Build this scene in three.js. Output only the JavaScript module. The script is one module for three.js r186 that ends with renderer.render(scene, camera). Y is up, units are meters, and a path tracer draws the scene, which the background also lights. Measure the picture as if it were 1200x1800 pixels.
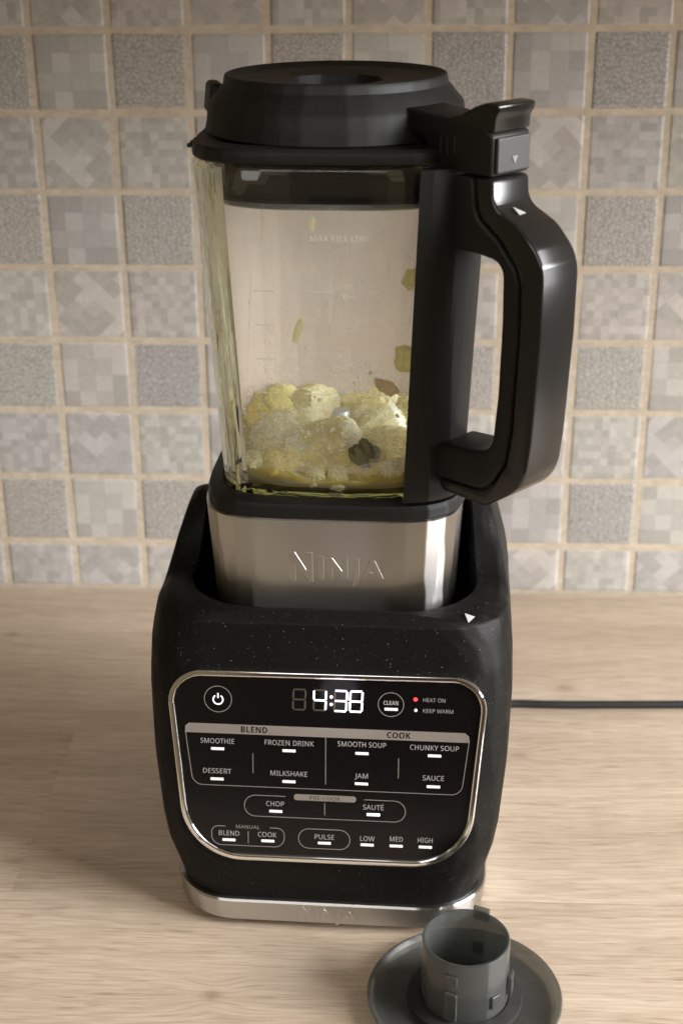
import * as THREE from 'three';
import { mergeGeometries, toCreasedNormals } from 'three/addons/utils/BufferGeometryUtils.js';
import { RoundedBoxGeometry } from 'three/addons/geometries/RoundedBoxGeometry.js';
import { RectAreaLightUniformsLib } from 'three/addons/lights/RectAreaLightUniformsLib.js';
import { FontLoader } from 'three/addons/loaders/FontLoader.js';
import { TextGeometry } from 'three/addons/geometries/TextGeometry.js';

// ---------------------------------------------------------------- camera, light, exposure
// wall = plane z 0, worktop = plane y 0, metres
const scene = new THREE.Scene();
const camera = new THREE.PerspectiveCamera(39.6, 1200 / 1800, 0.05, 30);
camera.position.set(0, 0.5291, 1.0638);
camera.up.set(-0.01045, 0.91843, -0.39545);
camera.lookAt(-0.04392, 0.5291 - 0.39551, 1.0638 - 0.91741);
camera.focus = 0.74;
camera.userData.fStop = 9;
const renderer = new THREE.WebGLRenderer({ antialias: true });
renderer.toneMapping = THREE.LinearToneMapping;
const EXPOSURE = 2.62;                                // the picture is exposed for a dim kitchen
renderer.toneMappingExposure = EXPOSURE;
renderer.shadowMap.enabled = true;
RectAreaLightUniformsLib.init();
scene.background = new THREE.Color().setRGB(0.072, 0.057, 0.034);   // the dim room

const setKind = (o, kind) => { o.userData.kind = kind; return o; };
function tag(o, label, category, group) { o.userData.label = label; o.userData.category = category; if (group) o.userData.group = group; return o; }
function group(name, parent = scene) { const g = new THREE.Group(); g.name = name; parent.add(g); return g; }
function mesh(name, geometry, material, parent = scene) {
  const m = new THREE.Mesh(geometry, material); m.name = name; m.castShadow = m.receiveShadow = true; parent.add(m); return m;
}
const rgb = (r, g, b) => new THREE.Color().setRGB(r, g, b);
const std = (o) => new THREE.MeshStandardMaterial(o);
const phys = (o) => new THREE.MeshPhysicalMaterial(o);
let seed = 7;
const rnd = () => { seed = (seed * 1664525 + 1013904223) >>> 0; return seed / 4294967296; };
const hash = (x, y, s = 0) => { let h = (Math.imul(x | 0, 374761393) + Math.imul(y | 0, 668265263) + Math.imul(s | 0, 1442695041)) | 0; h = Math.imul(h ^ (h >>> 13), 1274126177); return ((h ^ (h >>> 16)) >>> 0) / 4294967296; };
const sm = (t) => t * t * (3 - 2 * t);
const clamp = (x, a = 0, b = 1) => Math.min(b, Math.max(a, x));
const step = (a, b, x) => sm(clamp((x - a) / (b - a)));
const mix = (a, b, t) => a + (b - a) * t;
function vnoise(x, y, s = 0, px = 0) {
  const xi = Math.floor(x), yi = Math.floor(y), fx = sm(x - xi), fy = sm(y - yi);
  const w = (i) => px ? ((i % px) + px) % px : i;
  const a = hash(w(xi), yi, s), b = hash(w(xi + 1), yi, s), c = hash(w(xi), yi + 1, s), d = hash(w(xi + 1), yi + 1, s);
  return mix(mix(a, b, fx), mix(c, d, fx), fy);
}
const fbm = (x, y, s, o = 4) => { let v = 0, a = 0.5, n = 0; for (let i = 0; i < o; i++) { v += a * vnoise(x, y, s + i * 17); n += a; a *= 0.5; x *= 2.03; y *= 2.03; } return v / n; };
const table = (rows) => (x) => {           // piecewise linear lookup, any number of columns
  let i = 0; while (i < rows.length - 2 && x > rows[i + 1][0]) i++;
  const a = rows[i], b = rows[i + 1], t = clamp((x - a[0]) / (b[0] - a[0]));
  return a.slice(1).map((v, k) => mix(v, b[k + 1], t));
};
function dataTex(w, h, f, srgb = true) {
  const d = new Uint8Array(w * h * 4);
  for (let y = 0; y < h; y++) for (let x = 0; x < w; x++) { const c = f(x, y), i = (y * w + x) * 4; d[i] = clamp(c[0], 0, 255); d[i + 1] = clamp(c[1], 0, 255); d[i + 2] = clamp(c[2], 0, 255); d[i + 3] = 255; }
  const t = new THREE.DataTexture(d, w, h); t.wrapS = t.wrapT = THREE.RepeatWrapping; t.magFilter = THREE.LinearFilter; t.minFilter = THREE.LinearFilter;
  if (srgb) t.colorSpace = THREE.SRGBColorSpace; t.needsUpdate = true; return t;
}

// the big window to the right of the worktop
function windowLight(name, label, pos, lookAt, w, h, color, intensity, glow, cols) {
  const g = group(name); g.position.set(...pos); g.lookAt(...lookAt); tag(g, label, 'window');
  const frameM = std({ color: rgb(0.75, 0.74, 0.72), roughness: 0.5 });
  const fr = [[0, h / 2 + 0.03, w + 0.12, 0.06], [0, -h / 2 - 0.03, w + 0.12, 0.06], [w / 2 + 0.03, 0, 0.06, h - 0.002], [-w / 2 - 0.03, 0, 0.06, h - 0.002]];
  for (const [x, y, a, b] of fr) { const m = mesh('frame_bar', new THREE.BoxGeometry(a, b, 0.07), frameM, g); m.position.set(x, y, 0); }
  const bw = w / cols;
  for (let i = 0; i < cols; i++) {
    const p = mesh('window_pane', new THREE.BoxGeometry(bw - 0.04, h - 0.004, 0.006), std({ color: rgb(0, 0, 0), emissive: rgb(...color), emissiveIntensity: glow, roughness: 0.3 }), g);
    p.position.set(-w / 2 + bw * (i + 0.5), 0, -0.02);
    const l = new THREE.RectAreaLight(rgb(...color), intensity, bw - 0.04, h - 0.004); l.name = name + '_light'; l.position.set(p.position.x, 0, -0.012); l.rotation.y = Math.PI; g.add(l);
    if (i) { const m = mesh('mullion', new THREE.BoxGeometry(0.038, h - 0.004, 0.06), frameM, g); m.position.set(-w / 2 + bw * i, 0, 0); }
  }
  return g;
}
windowLight('kitchen_window', 'tall bright kitchen window beside the worktop, lighting it from the side', [2.2, 1.0, 1.0], [0, 0.3, 0.4], 1.6, 1.3, [0.985, 0.99, 1.0], 6.3, 6.3, 3);
windowLight('added_fill_window', 'wide window shaped fill light added high across the room, facing the worktop', [-0.9, 2.0, 3.2], [0, 0.2, 0.3], 1.8, 1.2, [1, 0.97, 0.92], 0.72, 0.72, 3);  // unseen window-shaped fill light, added to brighten the food and front faces

// ---------------------------------------------------------------- tiled wall
const wall = setKind(group('tiled_wall'), 'structure');
const P = 0.0575, ROW0 = 0.4444, COL0 = -4.75 * P;
const groutTex = dataTex(256, 256, (x, y) => { const n = fbm(x / 9, y / 9, 3) * 34 + hash(x, y, 9) * 16; return [176 + n, 163 + n * 0.97, 144 + n * 0.93]; });
groutTex.repeat.set(8, 8);
{
  const m = mesh('grout', new THREE.BoxGeometry(1.25, 0.72, 0.02), std({ map: groutTex, roughness: 0.9 }), wall);
  m.position.set(0, 0.30, -0.0106);
}
const TS = 0.0540;                                  // tile side
function tileShape(side, h) {                       // pillowed tile with soft edges, front at z 0
  const hw = side / 2, N = 6, pos = [], uv = [], idx = [];
  const e = [-1, -0.965, -0.9, -0.5, 0, 0.5, 0.9, 0.965, 1];
  const zz = (t) => { const a = Math.abs(t); return a >= 1 ? -0.0016 : a > 0.96 ? -0.0005 : a > 0.89 ? -0.00008 : 0; };
  for (const v of e) for (const u of e) { pos.push(u * hw, v * h / 2, Math.min(zz(u), zz(v))); uv.push((u + 1) / 2, (v + 1) / 2 * (h / side)); }
  const n = e.length;
  for (let j = 0; j < n - 1; j++) for (let i = 0; i < n - 1; i++) { const a = j * n + i; idx.push(a, a + 1, a + n + 1, a, a + n + 1, a + n); }
  const g = new THREE.BufferGeometry(); g.setAttribute('position', new THREE.Float32BufferAttribute(pos, 3)); g.setAttribute('uv', new THREE.Float32BufferAttribute(uv, 2)); g.setIndex(idx); g.computeVertexNormals();
  return g;
}
const TP = 160;
const tint = (v, n) => [v + n, v - 2 + n, v - 6 + n];
const tilePatterns = [
  // 0: four by four squares
  (s) => dataTex(TP, TP, (x, y) => { const cx = Math.floor(x / TP * 4), cy = Math.floor(y / TP * 4); const k = hash(cx, cy, s); const inx = (x / TP * 4) % 1, iny = (y / TP * 4) % 1; const line = inx < 0.03 || iny < 0.03 ? -7 : 0; return tint(182 + (k > 0.7 ? 15 : k > 0.35 ? 3 : -8) + line + (fbm(x / 6, y / 6, s + 5) - 0.5) * 16, (hash(x, y, s) - 0.5) * 9); }),
  // 1: close dark dots in rings
  (s) => dataTex(TP, TP, (x, y) => { const g = 10.6, wx = x + (fbm(x / 11, y / 11, s) - 0.5) * 20 + 40, wy = y + (fbm(x / 11, y / 11, s + 40) - 0.5) * 20 + 40; const r = Math.hypot(((wx + (Math.floor(wy / g) & 1) * g / 2) % g) - g / 2, (wy % g) - g / 2); const n = fbm(x / 7, y / 7, s + 3); const edge = step(2.8, 5.2, r) * step(0.3, 0.62, n + 0.12); return tint(190 - edge * 38 + (n - 0.5) * 24, (hash(x, y, s + 1) - 0.5) * 10); }),
  // 2: harlequin diamonds
  (s) => dataTex(TP, TP, (x, y) => { const u = (x + y) / TP * 3.5, v = (x - y) / TP * 3.5 + 8; const k = hash(Math.floor(u), Math.floor(v), s); const b = hash(Math.floor(u * 2), Math.floor(v * 2), s + 2); return tint(186 + (k > 0.66 ? 13 : k > 0.3 ? 0 : -8) + (b - 0.5) * 9 + (fbm(x / 6, y / 6, s + 7) - 0.5) * 16, (hash(x, y, s) - 0.5) * 9); }),
  // 3: eight by eight small squares
  (s) => dataTex(TP, TP, (x, y) => { const k = hash(Math.floor(x / TP * 9), Math.floor(y / TP * 9), s); return tint(186 + (k - 0.5) * 28 + (fbm(x / 5, y / 5, s + 7) - 0.5) * 18, (hash(x, y, s) - 0.5) * 10); }),
];
const tileM = tilePatterns.map((f, p) => [0, 1, 2].flatMap((v) => {
  const t = f(p * 31 + v * 7 + 2);
  return [[1, 0.955, 0.93], [1, 0.985, 0.95], [0.93, 0.91, 0.92]].map((c) => phys({ map: t, color: rgb(...c), roughness: 0.42, clearcoat: 0.12, clearcoatRoughness: 0.3, bumpMap: t, bumpScale: 0.0002 }));
}));
const fullTile = tileShape(TS, TS), cutTile = tileShape(TS, 0.0375);
for (let r = -2; r <= 7; r++) for (let c = -5; c <= 14; c++) {
  const even = (r & 1) === 0, cEven = (c & 1) === 0, p = even ? (cEven ? 0 : 1) : (cEven ? 2 : 3);
  const cut = r === 7;
  const m = mesh('tile', cut ? cutTile : fullTile, tileM[p][Math.floor(hash(c, r, 77) * 9)], wall);
  m.position.set(COL0 + (c + 0.5) * P + (hash(c, r, 5) - 0.5) * 0.0006, cut ? 0.0388 - 0.0375 / 2 : ROW0 - (r + 0.5) * P + (hash(c, r, 6) - 0.5) * 0.0006, (hash(c, r, 8) - 0.5) * 0.0006);
  m.rotation.set((hash(c, r, 15) - 0.5) * 0.012, (hash(c, r, 16) - 0.5) * 0.012, cut ? 0 : [0, Math.PI / 2, Math.PI, -Math.PI / 2][Math.floor(hash(c, r, 9) * 4)] + (hash(c, r, 10) - 0.5) * 0.008);
}

// ---------------------------------------------------------------- worktop
const worktop = setKind(group('worktop'), 'structure');
{
  const W = 2048, H = 512;
  const knots = [[0.735, 0.33, 0.035, 0.05], [0.93, 0.55, 0.03, 0.06], [0.12, 0.7, 0.025, 0.05], [0.4, 0.2, 0.02, 0.05]];
  const grain = (s) => (x, y) => {
    const u = x / W, v = y / H; let w = 0;
    for (const [kx, ky, kr, kh] of knots) { const dx = (u - (kx + s * 0.13) % 1) / kr, dy = (v - (ky + s * 0.31) % 1) / kh; w += Math.exp(-(dx * dx + dy * dy)) * 0.07 * dy; }
    const vv = v + w + (vnoise(u * 5, v * 3, s + 2) - 0.5) * 0.05;
    const broad = fbm(u * 3, vv * 7, s, 3), mid = fbm(u * 9, vv * 46, s + 20, 4), fine = fbm(u * 50, vv * 190, s + 50, 3), pore = step(0.66, 0.84, fbm(u * 44, vv * 230, s + 90, 2));
    return { broad, mid, fine, pore };
  };
  const colTex = [1, 2].map((s) => dataTex(W, H, (x, y) => { const { broad, mid, fine, pore } = grain(s)(x, y);
    let kk = 0; for (const [kx, ky, kr, kh] of knots) { const dx = (x / W - (kx + s * 0.13) % 1) / kr * 3.2, dy = (y / H - (ky + s * 0.31) % 1) / kh * 2.6; kk += Math.exp(-(dx * dx + dy * dy)) * (0.5 + fbm(x / 20, y / 8, 4)); }
    const t = (broad - 0.5) * 28 + (mid - 0.5) * 15 + (fine - 0.5) * 40 - pore * 20 - kk * 30;
    return [193 + t, 174 + t * 1.02, 153 + t * 1.03]; }));
  const bump = dataTex(1024, 256, (x, y) => { const { mid, fine, pore } = grain(1)(x * 2, y * 2); const v = 120 + (mid - 0.5) * 60 + (fine - 0.5) * 120 - pore * 80; return [v, v, v]; }, false);
  const mats = colTex.map((t) => std({ map: t, bumpMap: bump, bumpScale: 0.00035, roughness: 0.5 }));
  const zs = [0.0042, 0.2005, 0.3985, 0.5945, 0.672];
  for (let i = 0; i < zs.length - 1; i++) {
    const d = zs[i + 1] - zs[i] - 0.0007;
    const g = new RoundedBoxGeometry(1.5, 0.036, d, 2, 0.0006);
    const pa = g.attributes.position, uv = g.attributes.uv;
    for (let k = 0; k < pa.count; k++) uv.setXY(k, (pa.getX(k) + 0.75) / 0.8 + i * 0.37, (pa.getZ(k) + pa.getY(k)) / 0.2 + 0.5);
    const m = mesh('plank', g, mats[i % 2], worktop); m.position.set(0.02, -0.018, (zs[i] + zs[i + 1]) / 2);
  }
  const core = mesh('worktop_core', new THREE.BoxGeometry(1.496, 0.012, 0.66), std({ color: rgb(0.22, 0.15, 0.09), roughness: 0.8 }), worktop); core.position.set(0.02, -0.0425, 0.338);
}
// cupboard hanging over the worktop, just above the picture
{
  const g = group('wall_cupboard'); tag(g, 'plain cream wall cupboard hung above the patterned tiles', 'cupboard');
  const m = std({ color: rgb(0.42, 0.36, 0.28), roughness: 0.55 });
  const carc = mesh('carcass', new THREE.BoxGeometry(2.2, 0.6, 0.375), m, g); carc.position.set(0.5, 0.805, 0.1925);
  for (let i = 0; i < 4; i++) { const d = mesh('door', new RoundedBoxGeometry(0.544, 0.594, 0.018, 2, 0.002), m, g); d.position.set(-0.325 + i * 0.55, 0.805, 0.391); }
}

// unseen dark door, added so the steel collar mirrors a dark band
{
  const g = group('added_dark_door'); g.position.set(-0.2, -0.9, 2.7); tag(g, 'dark brown panelled door added across the room to darken the steel reflection', 'door');
  const m = std({ color: rgb(0.055, 0.03, 0.027), roughness: 0.5 });
  const leaf = mesh('door_leaf', new RoundedBoxGeometry(0.62, 2.0, 0.04, 2, 0.003), m, g); leaf.position.set(0, 1.0, 0);
  for (const y of [0.52, 1.42]) { const p = mesh('door_panel', new RoundedBoxGeometry(0.42, 0.74, 0.012, 2, 0.004), m, g); p.position.set(0, y, -0.024); }
  const k = mesh('door_knob', new THREE.SphereGeometry(0.025, 20, 14), std({ color: rgb(0.6, 0.58, 0.52), metalness: 1, roughness: 0.3 }), g); k.position.set(0.25, 1.0, -0.05);
}

// ---------------------------------------------------------------- shape helpers
const squircle = (a, b, n, t) => { const c = Math.cos(t), s = Math.sin(t), e = 2 / n; return [a * Math.sign(c) * Math.abs(c) ** e, b * Math.sign(s) * Math.abs(s) ** e]; };
// rings: arrays of [x,y,z] of equal length, closed loops; counter-clockwise seen from above gives outward faces going up
function loft(rings, { capA = false, capB = false, crease = 0.6, perim = 1, closed = true } = {}) {
  const n = rings[0].length, pos = [], uv = [], idx = [];
  let vv = 0;
  rings.forEach((r, j) => {
    if (j) { const a = rings[j - 1][0], b = r[0]; vv += Math.hypot(b[0] - a[0], b[1] - a[1], b[2] - a[2]); }
    let uu = 0;
    for (let i = 0; i <= n; i++) { const p = r[i % n]; if (i) { const q = r[i - 1]; uu += Math.hypot(p[0] - q[0], p[1] - q[1], p[2] - q[2]); } pos.push(...p); uv.push(uu, vv); }
  });
  const m = n + 1;
  for (let j = 0; j < rings.length - 1; j++) for (let i = 0; i < (closed ? n : n - 1); i++) { const a = j * m + i; idx.push(a, a + m, a + m + 1, a, a + m + 1, a + 1); }
  const cap = (r, flip) => { const c = pos.length / 3, o = [0, 0, 0]; for (const p of r) { o[0] += p[0] / n; o[1] += p[1] / n; o[2] += p[2] / n; } pos.push(...o); uv.push(0, 0); for (const p of r) { pos.push(...p); uv.push(p[0], p[2]); } for (let i = 0; i < n; i++) { const a = c + 1 + i, b = c + 1 + (i + 1) % n; flip ? idx.push(c, a, b) : idx.push(c, b, a); } };
  if (capA) cap(rings[0], true); if (capB) cap(rings[rings.length - 1], false);
  const g = new THREE.BufferGeometry(); g.setAttribute('position', new THREE.Float32BufferAttribute(pos, 3)); g.setAttribute('uv', new THREE.Float32BufferAttribute(uv, 2)); g.setIndex(idx);
  return toCreasedNormals(g, crease);
}
const ring = (a, n, h, N = 96, b = a) => Array.from({ length: N }, (_, i) => { const [x, z] = squircle(a, b, n, i / N * Math.PI * 2); return [x, h, z]; });
function lathe(points, seg = 96, crease = 0.6) { return toCreasedNormals(new THREE.LatheGeometry(points.map(([r, y]) => new THREE.Vector2(r, y)), seg), crease); }
const smoothShape = (pts) => { const s = new THREE.Shape(); s.setFromPoints(pts.map(([x, y]) => new THREE.Vector2(x, y))); return s; };
function roundPoly(pts, seg = 8) {                  // [x, y, radius] corners -> points
  const out = [], n = pts.length;
  for (let i = 0; i < n; i++) {
    const [x, y, r] = pts[i], [px, py] = pts[(i + n - 1) % n], [nx, ny] = pts[(i + 1) % n];
    if (!r) { out.push([x, y]); continue; }
    const a = new THREE.Vector2(px - x, py - y), b = new THREE.Vector2(nx - x, ny - y), la = a.length(), lb = b.length(); a.normalize(); b.normalize();
    const ang = Math.acos(clamp(a.dot(b), -1, 1)), d = Math.min(r / Math.tan(ang / 2), la * 0.49, lb * 0.49), rr = d * Math.tan(ang / 2);
    const mid = a.clone().add(b).normalize(), c = new THREE.Vector2(x, y).addScaledVector(mid, rr / Math.sin(ang / 2));
    const p0 = new THREE.Vector2(x, y).addScaledVector(a, d).sub(c), p1 = new THREE.Vector2(x, y).addScaledVector(b, d).sub(c);
    let t0 = p0.angle(), dt = p1.angle() - t0; if (dt > Math.PI) dt -= 2 * Math.PI; if (dt < -Math.PI) dt += 2 * Math.PI;
    for (let k = 0; k <= seg; k++) { const t = t0 + dt * k / seg; out.push([c.x + rr * Math.cos(t), c.y + rr * Math.sin(t)]); }
  }
  return out;
}
const extrude = (pts, depth, bevel, holes = [], seg = 3) => {
  const s = smoothShape(pts); for (const h of holes) s.holes.push(new THREE.Path(h.map(([x, y]) => new THREE.Vector2(x, y))));
  const g = new THREE.ExtrudeGeometry(s, { depth: Math.max(depth - 2 * bevel, 1e-5), bevelEnabled: bevel > 0, bevelThickness: bevel, bevelSize: bevel, bevelOffset: -bevel, bevelSegments: seg, steps: 1 });
  g.translate(0, 0, bevel); return toCreasedNormals(g, 0.55);
};

// ---------------------------------------------------------------- materials
const dustTex = dataTex(1024, 1024, (x, y) => {
  const n = (fbm(x / 60, y / 60, 5) - 0.5) * 5, d = hash(x >> 1, y >> 1, 21), e = hash(x, y, 22);
  let v = 14 + n + (hash(x, y, 2) - 0.5) * 5; if (d > 0.9975) v += 50 + 80 * hash(x >> 1, y >> 1, 4); if (hash(x >> 2, y >> 2, 23) > 0.9972) v += 40 + 90 * hash(x >> 2, y >> 2, 24); if (e > 0.9987) v += 60; return [v, v - 0.6, v - 2];
});
const dustRep = (s) => { const t = dustTex.clone(); t.repeat.set(s, s); t.needsUpdate = true; return t; };
const grainBump = dataTex(256, 256, (x, y) => { const v = 110 + fbm(x / 2.2, y / 2.2, 6, 2) * 90; return [v, v, v]; }, false); grainBump.repeat.set(40, 40);
const M = {
  housing: phys({ map: dustRep(9), roughness: 0.5, specularIntensity: 0.32, bumpMap: grainBump, bumpScale: 0.00012 }),
  blackMatte: phys({ color: rgb(0.0055, 0.0052, 0.0047), roughness: 0.5, specularIntensity: 0.7, bumpMap: grainBump, bumpScale: 0.00008 }),
  blackLid: phys({ map: dustRep(6), roughness: 0.55, specularIntensity: 0.75, bumpMap: grainBump, bumpScale: 0.00008 }),
  blackGloss: phys({ color: rgb(0.006, 0.006, 0.0058), roughness: 0.2 }),
  blackRubber: std({ color: rgb(0.012, 0.012, 0.012), roughness: 0.7 }),
  chrome: std({ color: rgb(0.78, 0.785, 0.79), metalness: 1, roughness: 0.1 }),
  mark: std({ color: rgb(0.36, 0.355, 0.345), roughness: 0.5 }),
};
const brushTex = dataTex(256, 1024, (x, y) => { const v = 128 + (vnoise(x / 60, y * 0.9, 3) - 0.5) * 120 + (vnoise(x / 25, y * 0.5, 8) - 0.5) * 70; return [v, v, v]; }, false); brushTex.repeat.set(6, 6);
M.steel = phys({ color: rgb(0.55, 0.54, 0.53), metalness: 1, roughness: 0.28, anisotropy: 0.9, anisotropyRotation: Math.PI / 2, bumpMap: brushTex, bumpScale: 0.00002 });

// ---------------------------------------------------------------- blender base
const BX = -0.0365, BZ = 0.322, YAW = -2.3 * Math.PI / 180;
const base = group('countertop_blender'); base.position.set(BX, 0, BZ); base.rotation.y = YAW;
tag(base, 'black heated blender base with lit control panel and brushed steel foot band', 'blender base');
{
  // plan outline: rounded rectangle with equal parametrisation at each height
  const K = 10, SF = 26, SS = 14;
  const plan = (a, zf, zb, rf, rb) => {
    const out = [], add = (x, z) => out.push([x, z]);
    const side = (x0, z0, x1, z1, m) => { for (let i = 0; i < m; i++) add(mix(x0, x1, i / m), mix(z0, z1, i / m)); };
    const arc = (cx, cz, r, t0, t1) => { for (let i = 0; i < K; i++) { const t = mix(t0, t1, i / K); add(cx + r * Math.cos(t), cz + r * Math.sin(t)); } };
    const H = Math.PI / 2;
    side(a, -zb + rb, a, zf - rf, SS); arc(a - rf, zf - rf, rf, 0, H);
    side(a - rf, zf, -a + rf, zf, SF); arc(-a + rf, zf - rf, rf, H, 2 * H);
    side(-a, zf - rf, -a, -zb + rb, SS); arc(-a + rb, -zb + rb, rb, 2 * H, 3 * H);
    side(-a + rb, -zb, a - rb, -zb, SF); arc(a - rb, -zb + rb, rb, 3 * H, 4 * H);
    return out;
  };
  //            h      a      zf      zb     rf     rb
  const prof = table([
    [0.000, 0.0865, 0.1055, 0.090, 0.036, 0.040],
    [0.020, 0.0885, 0.1060, 0.092, 0.035, 0.040],
    [0.047, 0.0925, 0.1060, 0.093, 0.028, 0.040],
    [0.100, 0.0972, 0.0975, 0.093, 0.024, 0.040],
    [0.140, 0.0985, 0.0912, 0.092, 0.024, 0.040],
    [0.165, 0.0978, 0.0872, 0.090, 0.028, 0.042],
    [0.180, 0.0955, 0.0842, 0.088, 0.034, 0.044],
    [0.200, 0.0905, 0.0815, 0.086, 0.040, 0.048],
    [0.214, 0.0858, 0.0800, 0.083, 0.044, 0.050],
    [0.224, 0.0810, 0.0785, 0.080, 0.046, 0.052],
  ]);
  const section = (h) => plan(...prof(h));
  const NP = section(0.1).length;
  const at = (h, i, inset = 0) => { const [a, zf, zb, rf, rb] = prof(h), p = plan(a - inset, zf - inset, zb - inset, Math.max(rf - inset, 0.004), Math.max(rb - inset, 0.004))[i]; return [p[0], h, p[1]]; };
  const well = plan(0.0785, 0.0765, 0.0765, 0.04, 0.045).map(([x, z]) => [x * (1 - 0.066 * step(0.035, -0.015, z)), z]);
  const wing = (z) => step(0.055, 0.0, z) * (1 - 0.62 * step(-0.01, -0.085, z));
  const topH = (z) => mix(0.178, 0.2150, wing(z));
  const rimH = (z) => mix(0.1865, 0.2205, wing(z));
  const stepH = (x, z) => z > 0.0 ? 0.0365 + 0.026 * step(0.045, 0.1, Math.abs(x)) ** 1.5 : 0.0625;
  const rings = [];
  const refs = section(0.12);
  const put = (f) => rings.push(Array.from({ length: NP }, (_, i) => f(i, refs[i][0], refs[i][1])));
  const fr = (z) => step(0.088, 0.1, z);
  put((i) => at(0.0187, i, 0.0035));
  for (const k of [0.33, 0.66, 0.97]) put((i, x, z) => at(mix(0.0187, stepH(x, z), k), i, mix(mix(0.0035, 0.0, k), 0.0034, fr(z))));
  put((i, x, z) => at(stepH(x, z) - 0.0006, i, 0.0014 * fr(z)));
  put((i, x, z) => at(stepH(x, z) + 0.0004, i, 0.0003 * fr(z)));
  for (let k = 0; k <= 14; k++) put((i, x, z) => at(mix(stepH(x, z) + 0.0015, topH(z), k / 14), i, 0));
  for (let k = 1; k <= 7; k++) put((i, x, z) => { const o = at(topH(z), i), w = well[i], t = k / 7 * Math.PI / 2, c = 1 - Math.cos(t), s = Math.sin(t); return [mix(o[0], w[0], c), mix(topH(z), rimH(z), s), mix(o[2], w[1], c)]; });
  for (let k = 1; k <= 4; k++) put((i, x, z) => [well[i][0] * (1 - 0.008 * k), mix(rimH(z) - 0.0015, 0.160, k / 4), well[i][1] * (1 - 0.008 * k)]);
  mesh('housing', loft(rings, { capB: true, crease: 0.7 }), M.housing, base);
  // steel foot band
  const ringsB = [];
  for (const [h, ins] of [[0.0045, 0.004], [0.0045, 0.001], [0.0052, 0], [0.0172, 0], [0.0184, 0.0008], [0.0184, 0.0034]]) ringsB.push(Array.from({ length: NP }, (_, i) => at(h, i, ins)));
  mesh('steel_band', loft(ringsB, { crease: 0.5 }), M.steel, base);
  const ringsU = [[0.0030, 0.014], [0.0022, 0.008], [0.0032, 0.0045], [0.0182, 0.0045]].map(([h, ins]) => Array.from({ length: NP }, (_, i) => at(h, i, ins)));
  mesh('underside', loft(ringsU, { capA: true, capB: true }), M.blackRubber, base);
  for (const [x, z] of [[-0.055, 0.085], [0.055, 0.085], [-0.06, -0.07], [0.06, -0.07]]) { const f = mesh('rubber_foot', lathe([[0, 0], [0.011, 0], [0.0125, 0.001], [0.013, 0.0029], [0, 0.0029]], 32), M.blackRubber, base); f.position.set(x, 0.0002, z); }

  // control panel, on a plane leaning back
  const panel = group('control_panel', base);
  panel.position.set(0, 0.047, 0.106); panel.rotation.x = -Math.atan2(0.0175, 0.11);
  const outline = (d) => roundPoly([[-0.0762 + d, 0.0 + d, 0.034 - d], [0.0775 - d, 0.0005 + d, 0.034 - d], [0.0862 - d, 0.1108 - d, 0.0185 - d], [-0.0858 + d, 0.1095 - d, 0.0185 - d]], 14);
  const frame = mesh('panel_frame', extrude(outline(0), 0.0042, 0.0011, [outline(0.0034).reverse()], 4), M.chrome, panel); frame.position.z = -0.0012;
  // printed glass plate
  const CW = 2048, CH = 1344, U0 = -0.089, V1 = 0.114, PX = CW / 0.178;
  const cv = document.createElement('canvas'); cv.width = CW; cv.height = CH; const c = cv.getContext('2d');
  c.fillStyle = '#0b0a0b'; c.fillRect(0, 0, CW, CH);
  const X = (u) => (u - U0) * PX, Y = (v) => (V1 - v) * PX;
  const ink = '#aaa5a3', grey = '#8d8781';
  const text = (s, u, v, h, col = ink, weight = '', w = 0) => { c.fillStyle = col; const px = h * PX / 0.72; c.font = `${weight} ${px.toFixed(1)}px sans-serif`; c.textAlign = 'center'; c.textBaseline = 'alphabetic'; c.save(); c.translate(X(u), Y(v - h / 2)); const m = c.measureText(s).width; if (w) c.scale(w * PX / m, 1); c.fillText(s, 0, 0); c.restore(); };
  const line = (pts, col = grey, w = 0.00042) => { c.strokeStyle = col; c.lineWidth = w * PX; c.beginPath(); pts.forEach(([u, v], i) => i ? c.lineTo(X(u), Y(v)) : c.moveTo(X(u), Y(v))); c.stroke(); };
  const circle = (u, v, r, col = grey, w = 0.00042) => { c.strokeStyle = col; c.lineWidth = w * PX; c.beginPath(); c.arc(X(u), Y(v), r * PX, 0, 7); c.stroke(); };
  circle(-0.0575, 0.0932, 0.0073); circle(0.0344, 0.0936, 0.0067);
  // header bar and programme box
  c.fillStyle = '#857d75'; c.beginPath(); [[-0.0755, 0.0736], [-0.0755, 0.0772], [-0.0735, 0.0791], [0.0737, 0.0791], [0.0758, 0.0772], [0.0762, 0.0736]].forEach(([u, v], i) => i ? c.lineTo(X(u), Y(v)) : c.moveTo(X(u), Y(v))); c.closePath(); c.fill();
  line(roundPoly([[-0.0755, 0.075, 0], [-0.0718, 0.0435, 0.006], [0.0725, 0.0435, 0.006], [0.076, 0.075, 0]]).map(([a, b]) => [a, b]));
  text('BLEND', -0.0384, 0.0764, 0.0034, '#15120f', 'bold', 0.0148); text('COOK', 0.0386, 0.0764, 0.0034, '#15120f', 'bold', 0.0128);
  const H = 0.0029;
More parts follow.
